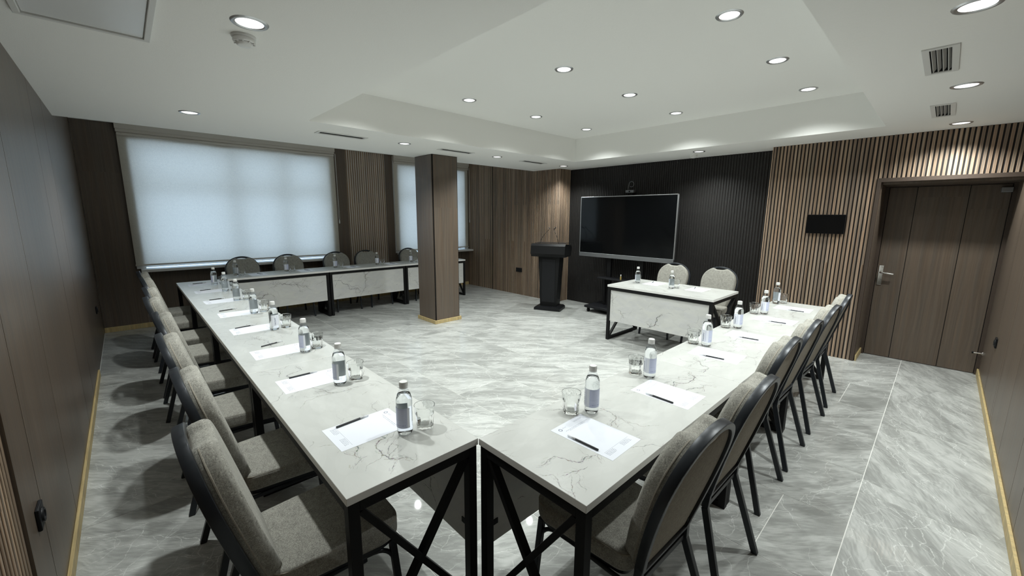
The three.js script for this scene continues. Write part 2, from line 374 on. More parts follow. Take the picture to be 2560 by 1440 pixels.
// left wall
{
  const w = structure('wall_left', 'dark brown wood panelled wall with narrow grooves and a slatted end'), r = rng(61);
  mesh('backing', box(XL - 0.3, XL - 0.016, 0, TOP, ZB - 0.3, ZF + 0.3), M.felt, w);
  const J = [-2.0, -2.27, -2.98, -4.23, -4.9, -5.715];
  for (let i = 0; i < J.length - 1; i++) mesh('panel', box(XL - 0.018, XL, 0.0, CEIL, J[i + 1] + 0.003, J[i] - 0.003, r(), r()), brownPanelTones[i % 3], w);
  mesh('panel', box(XL - 0.018, XL - 0.002, 0.0, BAY, ZB, -5.745, r(), r()), brownPanelTones[1], w);
  slatRun(w, -2.0, ZF, 0, CEIL, (t) => [XL - 0.016, t], Math.PI / 2, slatTones, r);
  const b = structure('baseboard_left', 'pale oak skirting along the brown panelled wall');
  mesh('skirting', rbox(XL, XL + 0.014, 0, 0.07, -5.715, ZF, 0.003), M.oak, b);
}
// near wall beside the door
{
  const w = structure('wall_front', 'brown wood panelled wall beside the entrance door'), r = rng(62);
  mesh('backing', box(XL - 0.3, XD + 0.3, 0, TOP, ZF + 0.016, ZF + 0.3), M.felt, w);
  const J = [XL, 0.1, 0.7, 1.3, 1.9, 2.5, 3.1, 3.38, 4.05, 4.72, 4.80, 5.50, 5.56, XD];
  for (let i = 0; i < J.length - 1; i++) panel(w, box(J[i] + 0.003, J[i + 1] - 0.003, 0, CEIL, ZF, ZF + 0.018, r(), r()), r);
  const b = structure('baseboard_front', 'pale oak skirting along the wall beside the door');
  mesh('skirting', rbox(XL, XD - 0.03, 0, 0.07, ZF - 0.014, ZF, 0.003), M.oak, b);
}
// wall with the screen: wood slats, black slats, wood slats and the door niche
{
  const w = structure('wall_right', 'slatted wall of brown wood with a black slatted middle'), r = rng(63);
  mesh('backing', join([box(XS, XS + 0.8, 0, TOP, ZB - 0.3, -5.0 - 0.016), box(XBK, XBK + 0.5, 0, TOP, -5.05, -1.6), box(XW, XW + 0.6, 0, TOP, -1.6, -0.545), box(XW, XD + 0.3, 2.03, TOP, -0.545, ZF + 0.02), box(XD + 0.04, XD + 0.3, 0, TOP, -0.6, ZF + 0.3)]), M.felt, w);
  slatRun(w, ZB, -5.0, 0, BAY, (t) => [XS, t], -Math.PI / 2, slatTones, r);
  slatRun(w, XS - 0.012, XBK - 0.012, 0, CEIL, (t) => [t, -5.016], 0, slatTones, r);
  slatRun(w, -4.998, -1.602, 0, CEIL, (t) => [XBK, t], -Math.PI / 2, [M.slatBlack], r);
  slatRun(w, -1.6, -0.575, 0, CEIL, (t) => [XW, t], -Math.PI / 2, slatTones, r, 0.036, 1.12);
  slatRun(w, -0.575, ZF, 2.06, CEIL, (t) => [XW, t], -Math.PI / 2, slatTones, r, 0.036, 1.12);
  mesh('joint_strip', box(XS - 0.015, XS, 0, BAY, -6.905, -6.899), M.felt, w);
  mesh('end_board', box(XW - 0.014, XBK, 0, CEIL, -1.606, -1.6), M.slat, w);
}
// window wall
const WIN = [{ x0: 0.06, x1: 2.90, ox0: 0.17, ox1: 2.79 }, { x0: 4.05, x1: 5.92, ox0: 4.16, ox1: 5.82 }];
const SILL = 0.86, HEAD = 2.62;
{
  const w = structure('wall_back', 'brown panelled window wall with a slatted pier between the windows'), r = rng(64), Z = ZB;
  mesh('masonry', join([box(XL - 0.3, XS + 0.5, -0.1, SILL - 0.03, Z - 0.3, Z), box(XL - 0.3, XS + 0.5, HEAD, TOP, Z - 0.3, Z), box(XL - 0.3, WIN[0].ox0, SILL - 0.03, HEAD, Z - 0.3, Z), box(WIN[0].ox1, WIN[1].ox0, SILL - 0.03, HEAD, Z - 0.3, Z), box(WIN[1].ox1, XS + 0.5, SILL - 0.03, HEAD, Z - 0.3, Z)]), M.plaster, w);
  const P = (x0, x1, y0, y1) => panel(w, box(x0 + 0.002, x1 - 0.002, y0, y1, Z, Z + 0.016, r(), r()), r);
  P(XL, 0.12, 0, 2.82); P(2.80, 3.12, 0, 2.82); P(3.90, 4.12, 0, 2.82); P(5.86, XS, 0, 2.82);
  for (const [a, b] of [[0.12, 0.22], [0.22, 0.95], [0.95, 1.65], [1.65, 2.35], [2.35, 2.80], [4.12, 4.75], [4.75, 5.4], [5.4, 5.75], [5.75, 5.86]]) P(a, b, 0, SILL - 0.04);
  slatRun(w, 3.12, 3.90, 0, 2.82, (t) => [t, Z], 0, slatTones, r, 0.041, 1.45);
  mesh('balcony_slab', box(XL - 0.3, XS + 0.5, HEAD + 0.12, HEAD + 0.3, Z - 1.3, Z - 0.3), M.plaster, w);
  mesh('cornice', rbox(XL, XS, 2.82, BAY, Z, Z + 0.1, 0.004), M.whitePaint, w);
  const b = structure('baseboard_back', 'pale oak skirting under the windows');
  mesh('skirting', rbox(XL, XS, 0, 0.07, Z + 0.016, Z + 0.03, 0.003), M.oak, b);
}
WIN.forEach((o, i) => {
  const w = structure(`window_${i + 1}`, i ? 'narrow window behind a lowered blind' : 'wide window behind a lowered blind');
  const z = ZB - 0.13, t = 0.07, frame = (x0, x1, y0, y1) => box(x0, x1, y0, y1, z - 0.035, z + 0.035);
  mesh('frame', join([frame(o.ox0, o.ox1, SILL, SILL + t), frame(o.ox0, o.ox1, HEAD - t, HEAD), frame(o.ox0, o.ox0 + t, SILL + t, HEAD - t), frame(o.ox1 - t, o.ox1, SILL + t, HEAD - t)]), M.whitePlastic, w);
  const bars = i ? [4.72, 5.3] : [1.34, 2.05];
  for (const x of bars) mesh('mullion', frame(x - 0.05, x + 0.05, SILL + t, HEAD - t), M.whitePlastic, w);
  const xs = [o.ox0 + t, ...bars.flatMap((x) => [x - 0.05, x + 0.05]), o.ox1 - t];
  for (let k = 0; k < xs.length; k += 2) {
    mesh('transom', frame(xs[k], xs[k + 1], 1.98, 2.06), M.whitePlastic, w);
    for (const [y0, y1] of [[SILL + t, 1.98], [2.06, HEAD - t]]) mesh('pane', box(xs[k], xs[k + 1], y0, y1, z - 0.002, z + 0.002), M.pane, w);
  }
  const cz = [ZB, ZB + 0.055], cw = 0.1;
  mesh('casing', join([box(o.ox0 - cw, o.ox0, SILL, HEAD + 0.09, ...cz), box(o.ox1, o.ox1 + cw, SILL, HEAD + 0.09, ...cz), box(o.ox0, o.ox1, HEAD, HEAD + 0.09, ...cz)]), M.whitePaint, w);
  mesh('sill', rbox(o.x0 + 0.05, o.x1 + 0.04, SILL - 0.04, SILL, ZB - 0.05, ZB + 0.22, 0.006), M.whitePaint, w);
});
// column
{
  const c = structure('column', 'square brown wood clad column with black corner trims');
  const x0 = 3.30, x1 = 3.755, z0 = -5.65, z1 = -5.165, r = rng(65), t = 0.008;
  mesh('core', box(x0 + t, x1 - t, 0, CEIL, z0 + t, z1 - t), M.black, c);
  panel(c, box(x0, x0 + t, 0, CEIL - 0.006, z0 + 0.02, z1 - 0.02, r(), r()), r);
  panel(c, box(x1 - t, x1, 0, CEIL - 0.006, z0 + 0.02, z1 - 0.02, r(), r()), r);
  panel(c, box(x0 + 0.02, x1 - 0.02, 0, CEIL - 0.006, z1 - t, z1, r(), r()), r);
  panel(c, box(x0 + 0.02, x1 - 0.02, 0, CEIL - 0.006, z0, z0 + t, r(), r()), r);
  const q = 0.016;
  for (const [a, b, d, e] of [[x0 - q, x1 + q, z1, z1 + q], [x0 - q, x1 + q, z0 - q, z0], [x0 - q, x0, z0, z1], [x1, x1 + q, z0, z1]]) mesh('skirting', rbox(a, b, 0, 0.055, d, e, 0.003), M.oak, c);
}
// door in its niche
{
  const d = structure('door_1', 'brown wood door with two vertical grooves and a lever handle'), r = rng(66);
  const z0 = -0.53, z1 = ZF, top = 1.985;
  const J = [z0 + 0.03, -0.27, 0.125, z1 - 0.03];
  mesh('leaf', box(XD + 0.006, XD + 0.04, 0.004, top, z0, z1), M.black, d);
  for (let i = 0; i < 3; i++) mesh('panel', box(XD, XD + 0.01, 0.006, top - 0.005, J[i] + 0.003, J[i + 1] - 0.003, r(), r()), brownPanelTones[1], d);
  const f = mesh('frame', join([box(XW - 0.018, XW + 0.03, 0, 2.06, z0 - 0.045, z0 - 0.012), box(XW - 0.018, XW + 0.03, 2.02, 2.06, z0 - 0.012, z1)]), M.frameBrown, d);
  mesh('reveal', box(XW + 0.03, XD + 0.04, 0, 2.06, z0 - 0.02, z0 - 0.004), M.panel, d);
  mesh('reveal', box(XW + 0.03, XD + 0.04, 1.995, 2.02, z0, z1), M.panel, d);
  mesh('stop', join([box(XD - 0.03, XD, 0, top, z0 - 0.004, z0 + 0.028), box(XD - 0.03, XD, 0, top, z1 - 0.028, z1), box(XD - 0.03, XD, top, 2.0, z0, z1)]), M.frameBrown, d);
  mesh('skirting', rbox(XW + 0.0, XD - 0.03, 0, 0.07, z0 - 0.004, z0 + 0.01, 0.002), M.oak, d);
  const hz = -0.462, h = mesh('handle_plate', rbox(XD - 0.008, XD, 0.86, 1.09, hz - 0.022, hz + 0.022, 0.003), M.chrome, d);
  mesh('lever', join([tube([[XD - 0.005, 1.01, hz], [XD - 0.045, 1.01, hz], [XD - 0.055, 1.01, hz + 0.02], [XD - 0.055, 1.0, hz + 0.115]], 0.009, 24, 10), new THREE.CylinderGeometry(0.014, 0.014, 0.02, 16).rotateZ(Math.PI / 2).translate(XD - 0.015, 1.01, hz)]), M.chrome, h);
  mesh('lock_barrel', new THREE.CylinderGeometry(0.012, 0.012, 0.018, 16).rotateZ(Math.PI / 2).translate(XD - 0.012, 0.92, hz), M.chrome, h);
  mesh('thumb_turn', join([new THREE.CylinderGeometry(0.012, 0.012, 0.018, 16).rotateZ(Math.PI / 2).translate(XD - 0.012, 1.065, hz), box(XD - 0.03, XD - 0.018, 1.055, 1.075, hz - 0.004, hz + 0.004)]), M.chrome, h);
  mesh('closer', rbox(XD - 0.05, XD - 0.002, 1.90, 1.95, 0.33, 0.41, 0.006), M.greyMetal, d);
}

// ------------------------------------------------------------------ ceiling fittings
const ringGeo = lathe([[0.056, 0.0], [0.058, -0.004], [0.066, -0.0065], [0.074, -0.005], [0.078, 0.0]], 40);
const lensGeo = lathe([[0.0001, -0.002], [0.03, -0.0025], [0.057, -0.0015], [0.058, 0.0]], 40);
function downlight(x, y, z, label, group) {
  const o = thing('downlight', label, 'ceiling light', [x, y, z], 0, group);
  mesh('trim_ring', ringGeo, M.alu, o); mesh('lens', lensGeo, M.lens, o);
  const l = new THREE.SpotLight(LAMP_COLOR, y > CEIL + 0.1 ? TRAY_CANDELA : SOFFIT_CANDELA, 0, 1.2, 0.9, 2);      // wide soft beam from the diffuser
  l.position.set(x, y - 0.036, z); l.target.position.set(x, y - 2, z); l.shadow.radius = 1.6; l.castShadow = true; l.name = 'downlight_glow'; scene.add(l, l.target);
}
const SOFFIT_LAMPS = [
  [0.53, -2.33, 'round recessed downlight beside the smoke detector above the left tables'],
  [0.53, -4.65, 'round recessed downlight in the soffit above the far end of the left tables'],
  [2.62, -4.70, 'round soffit downlight between the slot vents left of the column'],
  [4.15, -4.72, 'round soffit downlight between the slot vents right of the column'],
  [5.69, -4.72, 'round soffit downlight above the lectern corner'],
  [5.70, -2.40, 'round soffit downlight in front of the black slatted wall'],
  [2.66, -0.03, 'large round soffit downlight cut by the top right edge of the picture'],
  [4.14, -0.03, 'round soffit downlight between the two square grilles on the door side'],
  [5.68, -0.03, 'round soffit downlight close above the entrance door'],
];
for (const [x, z, l] of SOFFIT_LAMPS) downlight(x, CEIL, z, l, 'downlights in the ceiling border');
const RANK = ['first', 'second', 'third', 'fourth', 'fifth', 'sixth', 'seventh', 'eighth'];
[-3.68, -2.38, -1.08].forEach((z, j) => [1.80, 2.84, 3.88, 4.92].forEach((x, i) =>
  downlight(x, TRAY, z, `tray ceiling downlight, ${['window side', 'middle', 'door side'][j]} row, ${RANK[3 - i]} from the black wall`, 'downlights in the raised tray')));

function vent(x0, x1, z0, z1, label) {
  const o = thing('ceiling_vent', label, 'vent', [(x0 + x1) / 2, CEIL, (z0 + z1) / 2], 0, 'ceiling air vents');
  const a = (x1 - x0) / 2, b = (z1 - z0) / 2, t = 0.028;
  mesh('frame', join([box(-a, a, -0.006, 0, -b, -b + t), box(-a, a, -0.006, 0, b - t, b), box(-a, -a + t, -0.006, 0, -b + t, b - t), box(a - t, a, -0.006, 0, -b + t, b - t)]), M.whitePaint, o);
  mesh('duct', box(-a + 0.025, a - 0.025, 0.1, 0.11, -b + 0.025, b - 0.025), M.darkVoid, o);
  mesh('duct_lining', join([box(-a + 0.0255, -a + 0.03, 0.0, 0.1, -b + 0.0255, b - 0.0255), box(a - 0.03, a - 0.0255, 0.0, 0.1, -b + 0.0255, b - 0.0255), box(-a + 0.03, a - 0.03, 0, 0.1, -b + 0.0255, -b + 0.03), box(-a + 0.03, a - 0.03, 0, 0.1, b - 0.03, b - 0.0255)]), M.darkVoid, o);
  const slot = z0 < -1, nf = slot ? 2 : 4;
  for (let k = 0; k < nf; k++) { const g = box(-a + t, a - t, -0.012, 0.012, -0.0012, 0.0012); g.rotateX(slot ? -0.9 : 0.5); g.translate(0, slot ? 0.02 : 0.008, -b + t + (k + 0.6) * (2 * b - 2 * t) / nf); mesh('fin', g, M.whitePaint, o); }
}
['square finned air grille next to the large downlight on the door side', 'finned air grille just in front of the entrance door', 'slot air vent in the soffit above the wide window', 'slot air vent in the soffit behind the column top', 'slot air vent in the soffit nearest the lectern corner'].forEach((l, i) => vent(...VENTS[i], l));

function detector(x, z, label) {
  const o = thing('smoke_detector', label, 'smoke detector', [x, CEIL, z]);
  mesh('base', lathe([[0.0001, -0.012], [0.05, -0.012], [0.054, -0.008], [0.054, 0]], 36), M.whitePlastic, o);
  mesh('cover', lathe([[0.0001, -0.048], [0.026, -0.047], [0.034, -0.042], [0.037, -0.032]], 36), M.whitePlastic, o);
  mesh('chamber', lathe([[0.034, -0.034], [0.034, -0.012]], 30), M.darkVoid, o);
  for (let k = 0; k < 10; k++) { const g = box(0.034, 0.047, -0.036, -0.011, -0.0025, 0.0025); g.rotateY(k / 10 * Math.PI * 2); mesh('rib', g, M.whitePlastic, o); }
  mesh('collar', lathe([[0.047, -0.012], [0.05, -0.024], [0.047, -0.03], [0.04, -0.032]], 36), M.whitePlastic, o);
}
detector(0.54, -2.515, 'white round smoke detector beside the downlight over the left tables');
detector(5.93, -2.57, 'small white smoke detector above the black slatted wall');
{
  const o = thing('access_hatch', 'white framed ceiling access hatch in the corner above the left wall', 'hatch', [-0.02, CEIL, -2.6]);
  const a = 0.225, b = 0.31, t = 0.025;
  mesh('frame', join([rbox(-a, a, -0.014, 0, -b, -b + t), rbox(-a, a, -0.014, 0, b - t, b), rbox(-a, -a + t, -0.014, 0, -b + t, b - t), rbox(a - t, a, -0.014, 0, -b + t, b - t)]), M.whitePaint, o);
  mesh('door_panel', rbox(-a + t + 0.003, a - t - 0.003, -0.006, 0, -b + t + 0.003, b - t - 0.003, 0.002), std({ color: lin(0.82, 0.83, 0.83), roughness: 0.25 }), o);
}

// ------------------------------------------------------------------ blinds
WIN.forEach((o, i) => {
  const cx = (o.x0 + o.x1) / 2, b = thing('roller_blind', i ? 'narrow pale roller blind lowered behind the column' : 'wide pale roller blind lowered over the big window', 'blind', [cx, 0.915, -7.755], 0, 'roller blinds');
  const h = (o.x1 - o.x0) / 2;
  mesh('headrail', rbox(-h, h, 1.79, 1.89, -0.055, 0.03, 0.008), M.blindRail, b);
  mesh('valance', rbox(-h - 0.004, h + 0.004, 1.83, 1.90, 0.03, 0.045, 0.004), M.blindRail, b);
  mesh('roller_tube', new THREE.CylinderGeometry(0.022, 0.022, 2 * h - 0.02, 24).rotateZ(Math.PI / 2).translate(0, 1.77, 0.004), M.blindRail, b);
  const g = new THREE.PlaneGeometry(2 * h - 0.012, 1.775, 60, 1); g.translate(0, 0.8875, 0); const p = g.attributes.position;
  for (let k = 0; k < p.count; k++) p.setZ(k, 0.004 * Math.sin(p.getX(k) * 5.1) + 0.003 * Math.sin(p.getX(k) * 11.3 + 1));
  g.computeVertexNormals(); mesh('fabric', uvMetres(g), M.blind, b);
  mesh('bottom_bar', rbox(-h, h, -0.014, 0.01, -0.008, 0.010, 0.004), M.blindRail, b);
  mesh('chain', tube([[h + 0.012, 1.8, 0.02], [h + 0.014, 1.2, 0.022], [h + 0.012, 0.62, 0.02], [h + 0.018, 0.60, 0.026], [h + 0.016, 1.2, 0.03], [h + 0.014, 1.8, 0.03]], 0.0022, 40, 6), M.whitePlastic, b);
  mesh('chain_weight', lathe([[0.0001, 0.56], [0.009, 0.565], [0.011, 0.60], [0.006, 0.64], [0.0001, 0.642]], 12).translate(h + 0.016, 0, 0.025), M.whitePlastic, b);
});

// ------------------------------------------------------------------ tables
function makeTable(L, D, top, front) {
  const o = new THREE.Group(), H = 0.75, t = 0.028, e = 0.038, ins = 0.005;
  // top: printed sheet over a pale core
  const tg = rbox(-L / 2, L / 2, H - t, H, -D / 2, D / 2, 0.0018, 2);
  { const p = tg.attributes.position, n = tg.attributes.normal, uv = tg.attributes.uv; for (let i = 0; i < p.count; i++) if (Math.abs(n.getY(i)) > 0.5) uv.setXY(i, p.getX(i) + L / 2, p.getZ(i) + D / 2); }
  mesh('tabletop', tg, [M.edge, M.edge, top, M.edge, M.edge, M.edge], o);
  const x = L / 2 - ins - e / 2, z = D / 2 - ins - e / 2, y1 = H - t;
  for (const sx of [-1, 1]) for (const sz of [-1, 1]) mesh('leg', rbox(sx * x - e / 2, sx * x + e / 2, 0, y1, sz * z - e / 2, sz * z + e / 2, 0.002, 1), M.black, o);
  for (const sz of [-1, 1]) mesh('long_rail', rbox(-x + e / 2, x - e / 2, y1 - 0.04, y1, sz * z - e / 2, sz * z + e / 2, 0.002, 1), M.black, o);
  for (const sx of [-1, 1]) {
    mesh('end_rail', rbox(sx * x - e / 2, sx * x + e / 2, y1 - 0.04, y1, -z + e / 2, z - e / 2, 0.002, 1), M.black, o);
    mesh('foot_rail', rbox(sx * x - e / 2, sx * x + e / 2, 0.0, 0.036, -z + e / 2, z - e / 2, 0.002, 1), M.black, o);
    const a = 0.034, zi = z - e / 2 - 0.005;
    mesh('cross_brace', bar([sx * x, 0.04, -zi], [sx * x, y1 - 0.045, zi], a * 0.7, a, [1, 0, 0]), M.black, o);
    mesh('cross_brace', bar([sx * x, 0.04, zi], [sx * x, y1 - 0.045, -zi], a * 0.7, a * 0.98, [1, 0, 0]), M.black, o);
  }
  const fg = rbox(-x + e / 2 + 0.004, x - e / 2 - 0.004, 0.265, y1 - 0.042, z - 0.008, z + 0.008, 0.0015, 1);
  { const p = fg.attributes.position, n = fg.attributes.normal, uv = fg.attributes.uv; for (let i = 0; i < p.count; i++) if (Math.abs(n.getZ(i)) > 0.5) uv.setXY(i, p.getX(i) + L / 2, p.getY(i) - 0.265); }
  const f = mesh('modesty_panel', fg, front, o);
  for (const sx of [-1, 1]) for (const y of [0.36, 0.62]) mesh('bracket', box(sx * (x - e / 2) - 0.03, sx * (x - e / 2) + 0.03, y - 0.012, y + 0.012, z - 0.012, z - 0.0085), M.black, f);
  return o;
}
const tableKinds = {};
function table(cx, cz, L, D, turn, top, front, label, group) {
  const key = `${L}_${D}_${top}_${front}`;
  const src = tableKinds[key] ??= makeTable(L, D, M.topPrint[top], M.frontPrint[front]);
  const o = src.clone(); o.name = numbered('conference_table'); o.position.set(cx, 0, cz); o.rotation.y = turn;
  o.userData = { label, category: 'table', group }; scene.add(o);
}
const DT = 0.53;
{
  const l = 1.397;
  const say = ['nearest white marble topped table of the left row', 'second white marble topped table of the left row counted from the near corner', 'third white marble topped table of the left row counted from the near corner', 'farthest white marble topped table of the left row, below the window blind'];
  for (let i = 0; i < 4; i++) table(0.675, -1.182 - l * (i + 0.5), l - 0.002, DT, Math.PI / 2, [0, 2, 1, 2][i], i % 3, say[i], 'tables of the left row');
  const sayR = ['nearest white marble topped table of the right row', 'middle white marble topped table of the right row', 'farthest white marble topped table of the right row, beside the slatted wall'];
  const xr = [0.938, 2.333, 3.535, 5.055];
  for (let i = 0; i < 3; i++) table((xr[i] + xr[i + 1]) / 2, -0.915 - 0.003 * i, xr[i + 1] - xr[i] - 0.003, DT, Math.PI, [0, 1, 2][i], (i + 1) % 3, sayR[i], 'tables of the right row');
  const sayW = ['window row table with a veined front panel, next to the left row', 'window row table with a V shaped vein on its front panel', 'window row table half hidden behind the column'];
  const xw = [0.958, 2.32, 3.68, 5.042];
  for (let i = 0; i < 3; i++) table((xw[i] + xw[i + 1]) / 2, -6.985, xw[i + 1] - xw[i] - 0.003, DT, 0, [1, 2, 0][i], i, sayW[i], 'tables of the window row');
  table(4.957, -2.307, 1.35, 0.776, -Math.PI / 2, 1, 2, 'single head table with marble front panel before the black wall');
}

// ------------------------------------------------------------------ chairs
function backOutline(inset, n = 60) {
  // half width of the balloon back at height v above the seat joint
  const pts = [], top = 0.55, mid = 0.325, W = 0.232, H = top - mid;
  const w = (v) => v > mid ? W * Math.sqrt(Math.max(0, 1 - ((v - mid) / H) ** 2.3)) : 0.165 + (W - 0.165) * Math.sin(Math.PI / 2 * Math.min(1, v / mid));
  for (let i = 0; i <= n; i++) { const a = i / n; const v = a < 0.45 ? mid * a / 0.45 : mid + H * Math.sin(Math.PI / 2 * (a - 0.45) / 0.55); pts.push([w(v), v]); }
  const right = pts, left = pts.slice(0, -1).reverse().map(([x, v]) => [-x, v]);
  const all = [...right, ...left];
  if (!inset) return all;
  // offset inwards along normals
  return all.map((p, i) => {
    const a = all[(i - 1 + all.length) % all.length], b = all[(i + 1) % all.length]; let tx = b[0] - a[0], ty = b[1] - a[1]; const l = Math.hypot(tx, ty) || 1; tx /= l; ty /= l;
    let nx = -ty, ny = tx; if (i === 0 || i === all.length - 1) { nx = i === 0 ? -1 : 1; ny = 0.7; }
    return [p[0] + nx * inset, p[1] + ny * inset];
  });
}
function notched(pts, depth, halfWidth, level) {
  // lower the top between the shoulders so that a hand hole stays open under the hoop
  return pts.map(([x, v]) => { const k = Math.max(0, 1 - (Math.abs(x) / halfWidth) ** 2); const cap = level - depth * smoothstep(0, 1, k); return [x, v > 0.4 ? Math.min(v, cap + (Math.abs(x) > halfWidth ? 1 : 0.0)) : v]; });
}
const shapeOf = (pts) => new THREE.Shape(pts.map(([x, y]) => new THREE.Vector2(x, y)));
function makeChair() {
  const o = new THREE.Group();
  const tilt = new THREE.Matrix4().makeTranslation(0, 0.452, -0.237).multiply(new THREE.Matrix4().makeRotationX(-0.262));
  // hoop
  const hs = shapeOf(backOutline(0)); hs.holes.push(new THREE.Path(backOutline(0.019).map(([x, y]) => new THREE.Vector2(x, y))));
  const hoop = new THREE.ExtrudeGeometry(hs, { depth: 0.026, bevelEnabled: true, bevelThickness: 0.003, bevelSize: 0.0025, bevelSegments: 2 }); hoop.translate(0, 0, -0.02);
  mesh('back_frame', smooth(hoop, 0.6).applyMatrix4(tilt), M.chairMetal, o);
  // front cushion
  const pad = notched(backOutline(0.034), 0.024, 0.105, 0.506);
  const pg = new THREE.ExtrudeGeometry(shapeOf(pad), { depth: 0.02, bevelEnabled: true, bevelThickness: 0.026, bevelSize: 0.02, bevelSegments: 6 }); pg.translate(0, 0, 0.024);
  const cushion = mesh('back_cushion', smooth(pg, 0.9).applyMatrix4(tilt), M.fabric, o);
  const edge = pad.map(([x, v]) => { const s = 1 + 0.02 / 0.22; return new THREE.Vector3(x * s, 0.29 + (v - 0.29) * (1 + 0.02 / 0.26), 0.024); });
  const pip = new THREE.TubeGeometry(new THREE.CatmullRomCurve3(edge, true), 150, 0.0035, 6, true);
  mesh('piping', smooth(pip, 1.5).applyMatrix4(tilt), M.fabricPiping, cushion);
  // rear upholstered panel
  const rp = notched(backOutline(0.024), 0.034, 0.10, 0.515);
  const rg = new THREE.ExtrudeGeometry(shapeOf(rp), { depth: 0.012, bevelEnabled: true, bevelThickness: 0.004, bevelSize: 0.004, bevelSegments: 2 }); rg.translate(0, 0, -0.008);
  mesh('back_panel', smooth(rg, 0.5).applyMatrix4(tilt), M.fabricBack, o);
  // seat
  const seatShape = (g) => { const s = new THREE.Shape(), a = 0.185 - g, b = 0.215 - g, z0 = -0.215 + g, z1 = 0.225 - g, r0 = 0.04, r1 = 0.075; s.moveTo(-a + r0, z0); s.lineTo(a - r0, z0); s.quadraticCurveTo(a, z0, a + 0.003, z0 + r0); s.lineTo(b, z1 - r1); s.quadraticCurveTo(b, z1, b - r1, z1); s.lineTo(-b + r1, z1); s.quadraticCurveTo(-b, z1, -b, z1 - r1); s.lineTo(-a - 0.003, z0 + r0); s.quadraticCurveTo(-a, z0, -a + r0, z0); return s; };
  const sg = new THREE.ExtrudeGeometry(seatShape(0.018), { depth: 0.044, bevelEnabled: true, bevelThickness: 0.018, bevelSize: 0.018, bevelSegments: 5, curveSegments: 10 });
  sg.rotateX(Math.PI / 2); sg.translate(0, 0.477, 0);
  const seat = mesh('seat', smooth(sg, 0.9), M.fabric, o);
  const ring = seatShape(0.007).getPoints(10).map((p) => new THREE.Vector3(p.x, 0.4855, p.y));
  mesh('piping', smooth(new THREE.TubeGeometry(new THREE.CatmullRomCurve3(ring.slice(0, -1), true), 120, 0.0035, 6, true), 1.5), M.fabricPiping, seat);
  const fr = new THREE.ExtrudeGeometry(seatShape(0.02), { depth: 0.022, bevelEnabled: false, curveSegments: 8 }); fr.rotateX(Math.PI / 2); fr.translate(0, 0.4145, 0);
  mesh('seat_frame', smooth(fr, 0.5), M.chairMetal, o);
  // legs
  for (const s of [-1, 1]) {
    mesh('leg', join([bar([s * 0.185, 0.405, 0.185], [s * 0.205, 0.0, 0.215], 0.022, 0.026, [0, 0, 1])]), M.chairMetal, o);
    mesh('leg', join([bar([s * 0.160, 0.50, -0.250], [s * 0.172, 0.40, -0.245], 0.022, 0.028), bar([s * 0.172, 0.40, -0.245], [s * 0.222, 0.0, -0.36], 0.022, 0.028, [0, 0, 1])]), M.chairMetal, o);
    mesh('side_brace', tube([[s * 0.188, 0.30, 0.19], [s * 0.188, 0.345, 0.178], [s * 0.184, 0.378, 0.14], [s * 0.18, 0.388, 0.05], [s * 0.175, 0.385, -0.2]], 0.009, 24, 8), M.chairMetal, o);
  }
  mesh('rear_stretcher', bar([-0.17, 0.402, -0.24], [0.17, 0.402, -0.24], 0.02, 0.024, [0, 1, 0]), M.chairMetal, o);
  return o;
}
const chair0 = makeChair(); chair0.userData = { base: 'banquet_chair', category: 'chair' };
function chair(x, z, turn, label, group) { chair0.userData.group = group; copyOf(chair0, label, [x, 0, z], turn); }
const rc = rng(15), jit = (a) => (rc() - 0.5) * 2 * a;
[-1.50, -2.14, -2.86, -3.53, -4.25, -4.85, -5.65, -6.25].forEach((z, i) => chair(0.433 + [0, 0.035, 0.02, 0.035, 0.01, 0.02, 0.02, 0.01][i], z, Math.PI / 2 + jit(0.04),
  i === 0 ? 'nearest grey fabric banquet chair along the left table row' : `${RANK[i]} grey fabric banquet chair from the near end of the left table row`, 'chairs along the left table row'));
[[1.30, -0.80], [1.86, -0.80], [2.61, -0.87], [3.19, -0.87], [3.87, -0.87], [4.50, -0.88]].forEach(([x, z], i) => chair(x, z, Math.PI + jit(0.035),
  i === 0 ? 'nearest grey fabric banquet chair along the right table row, seen from behind' : `${RANK[i]} grey fabric banquet chair from the near end of the right table row`, 'chairs along the right table row'));
[1.27, 1.92, 2.70, 3.28, 4.16].forEach((x, i) => chair(x, -7.13 + [0, 0, 0, 0.0, 0.03][i], jit(0.04),
  `${RANK[i]} grey banquet chair from the left behind the window table row`, 'chairs behind the window tables'));
chair(5.375, -2.605, -Math.PI / 2 + 0.03, 'grey banquet chair at the head table, nearer the screen', 'chairs at the head table');
chair(5.375, -1.995, -Math.PI / 2 - 0.02, 'grey banquet chair at the head table, nearer the door', 'chairs at the head table');

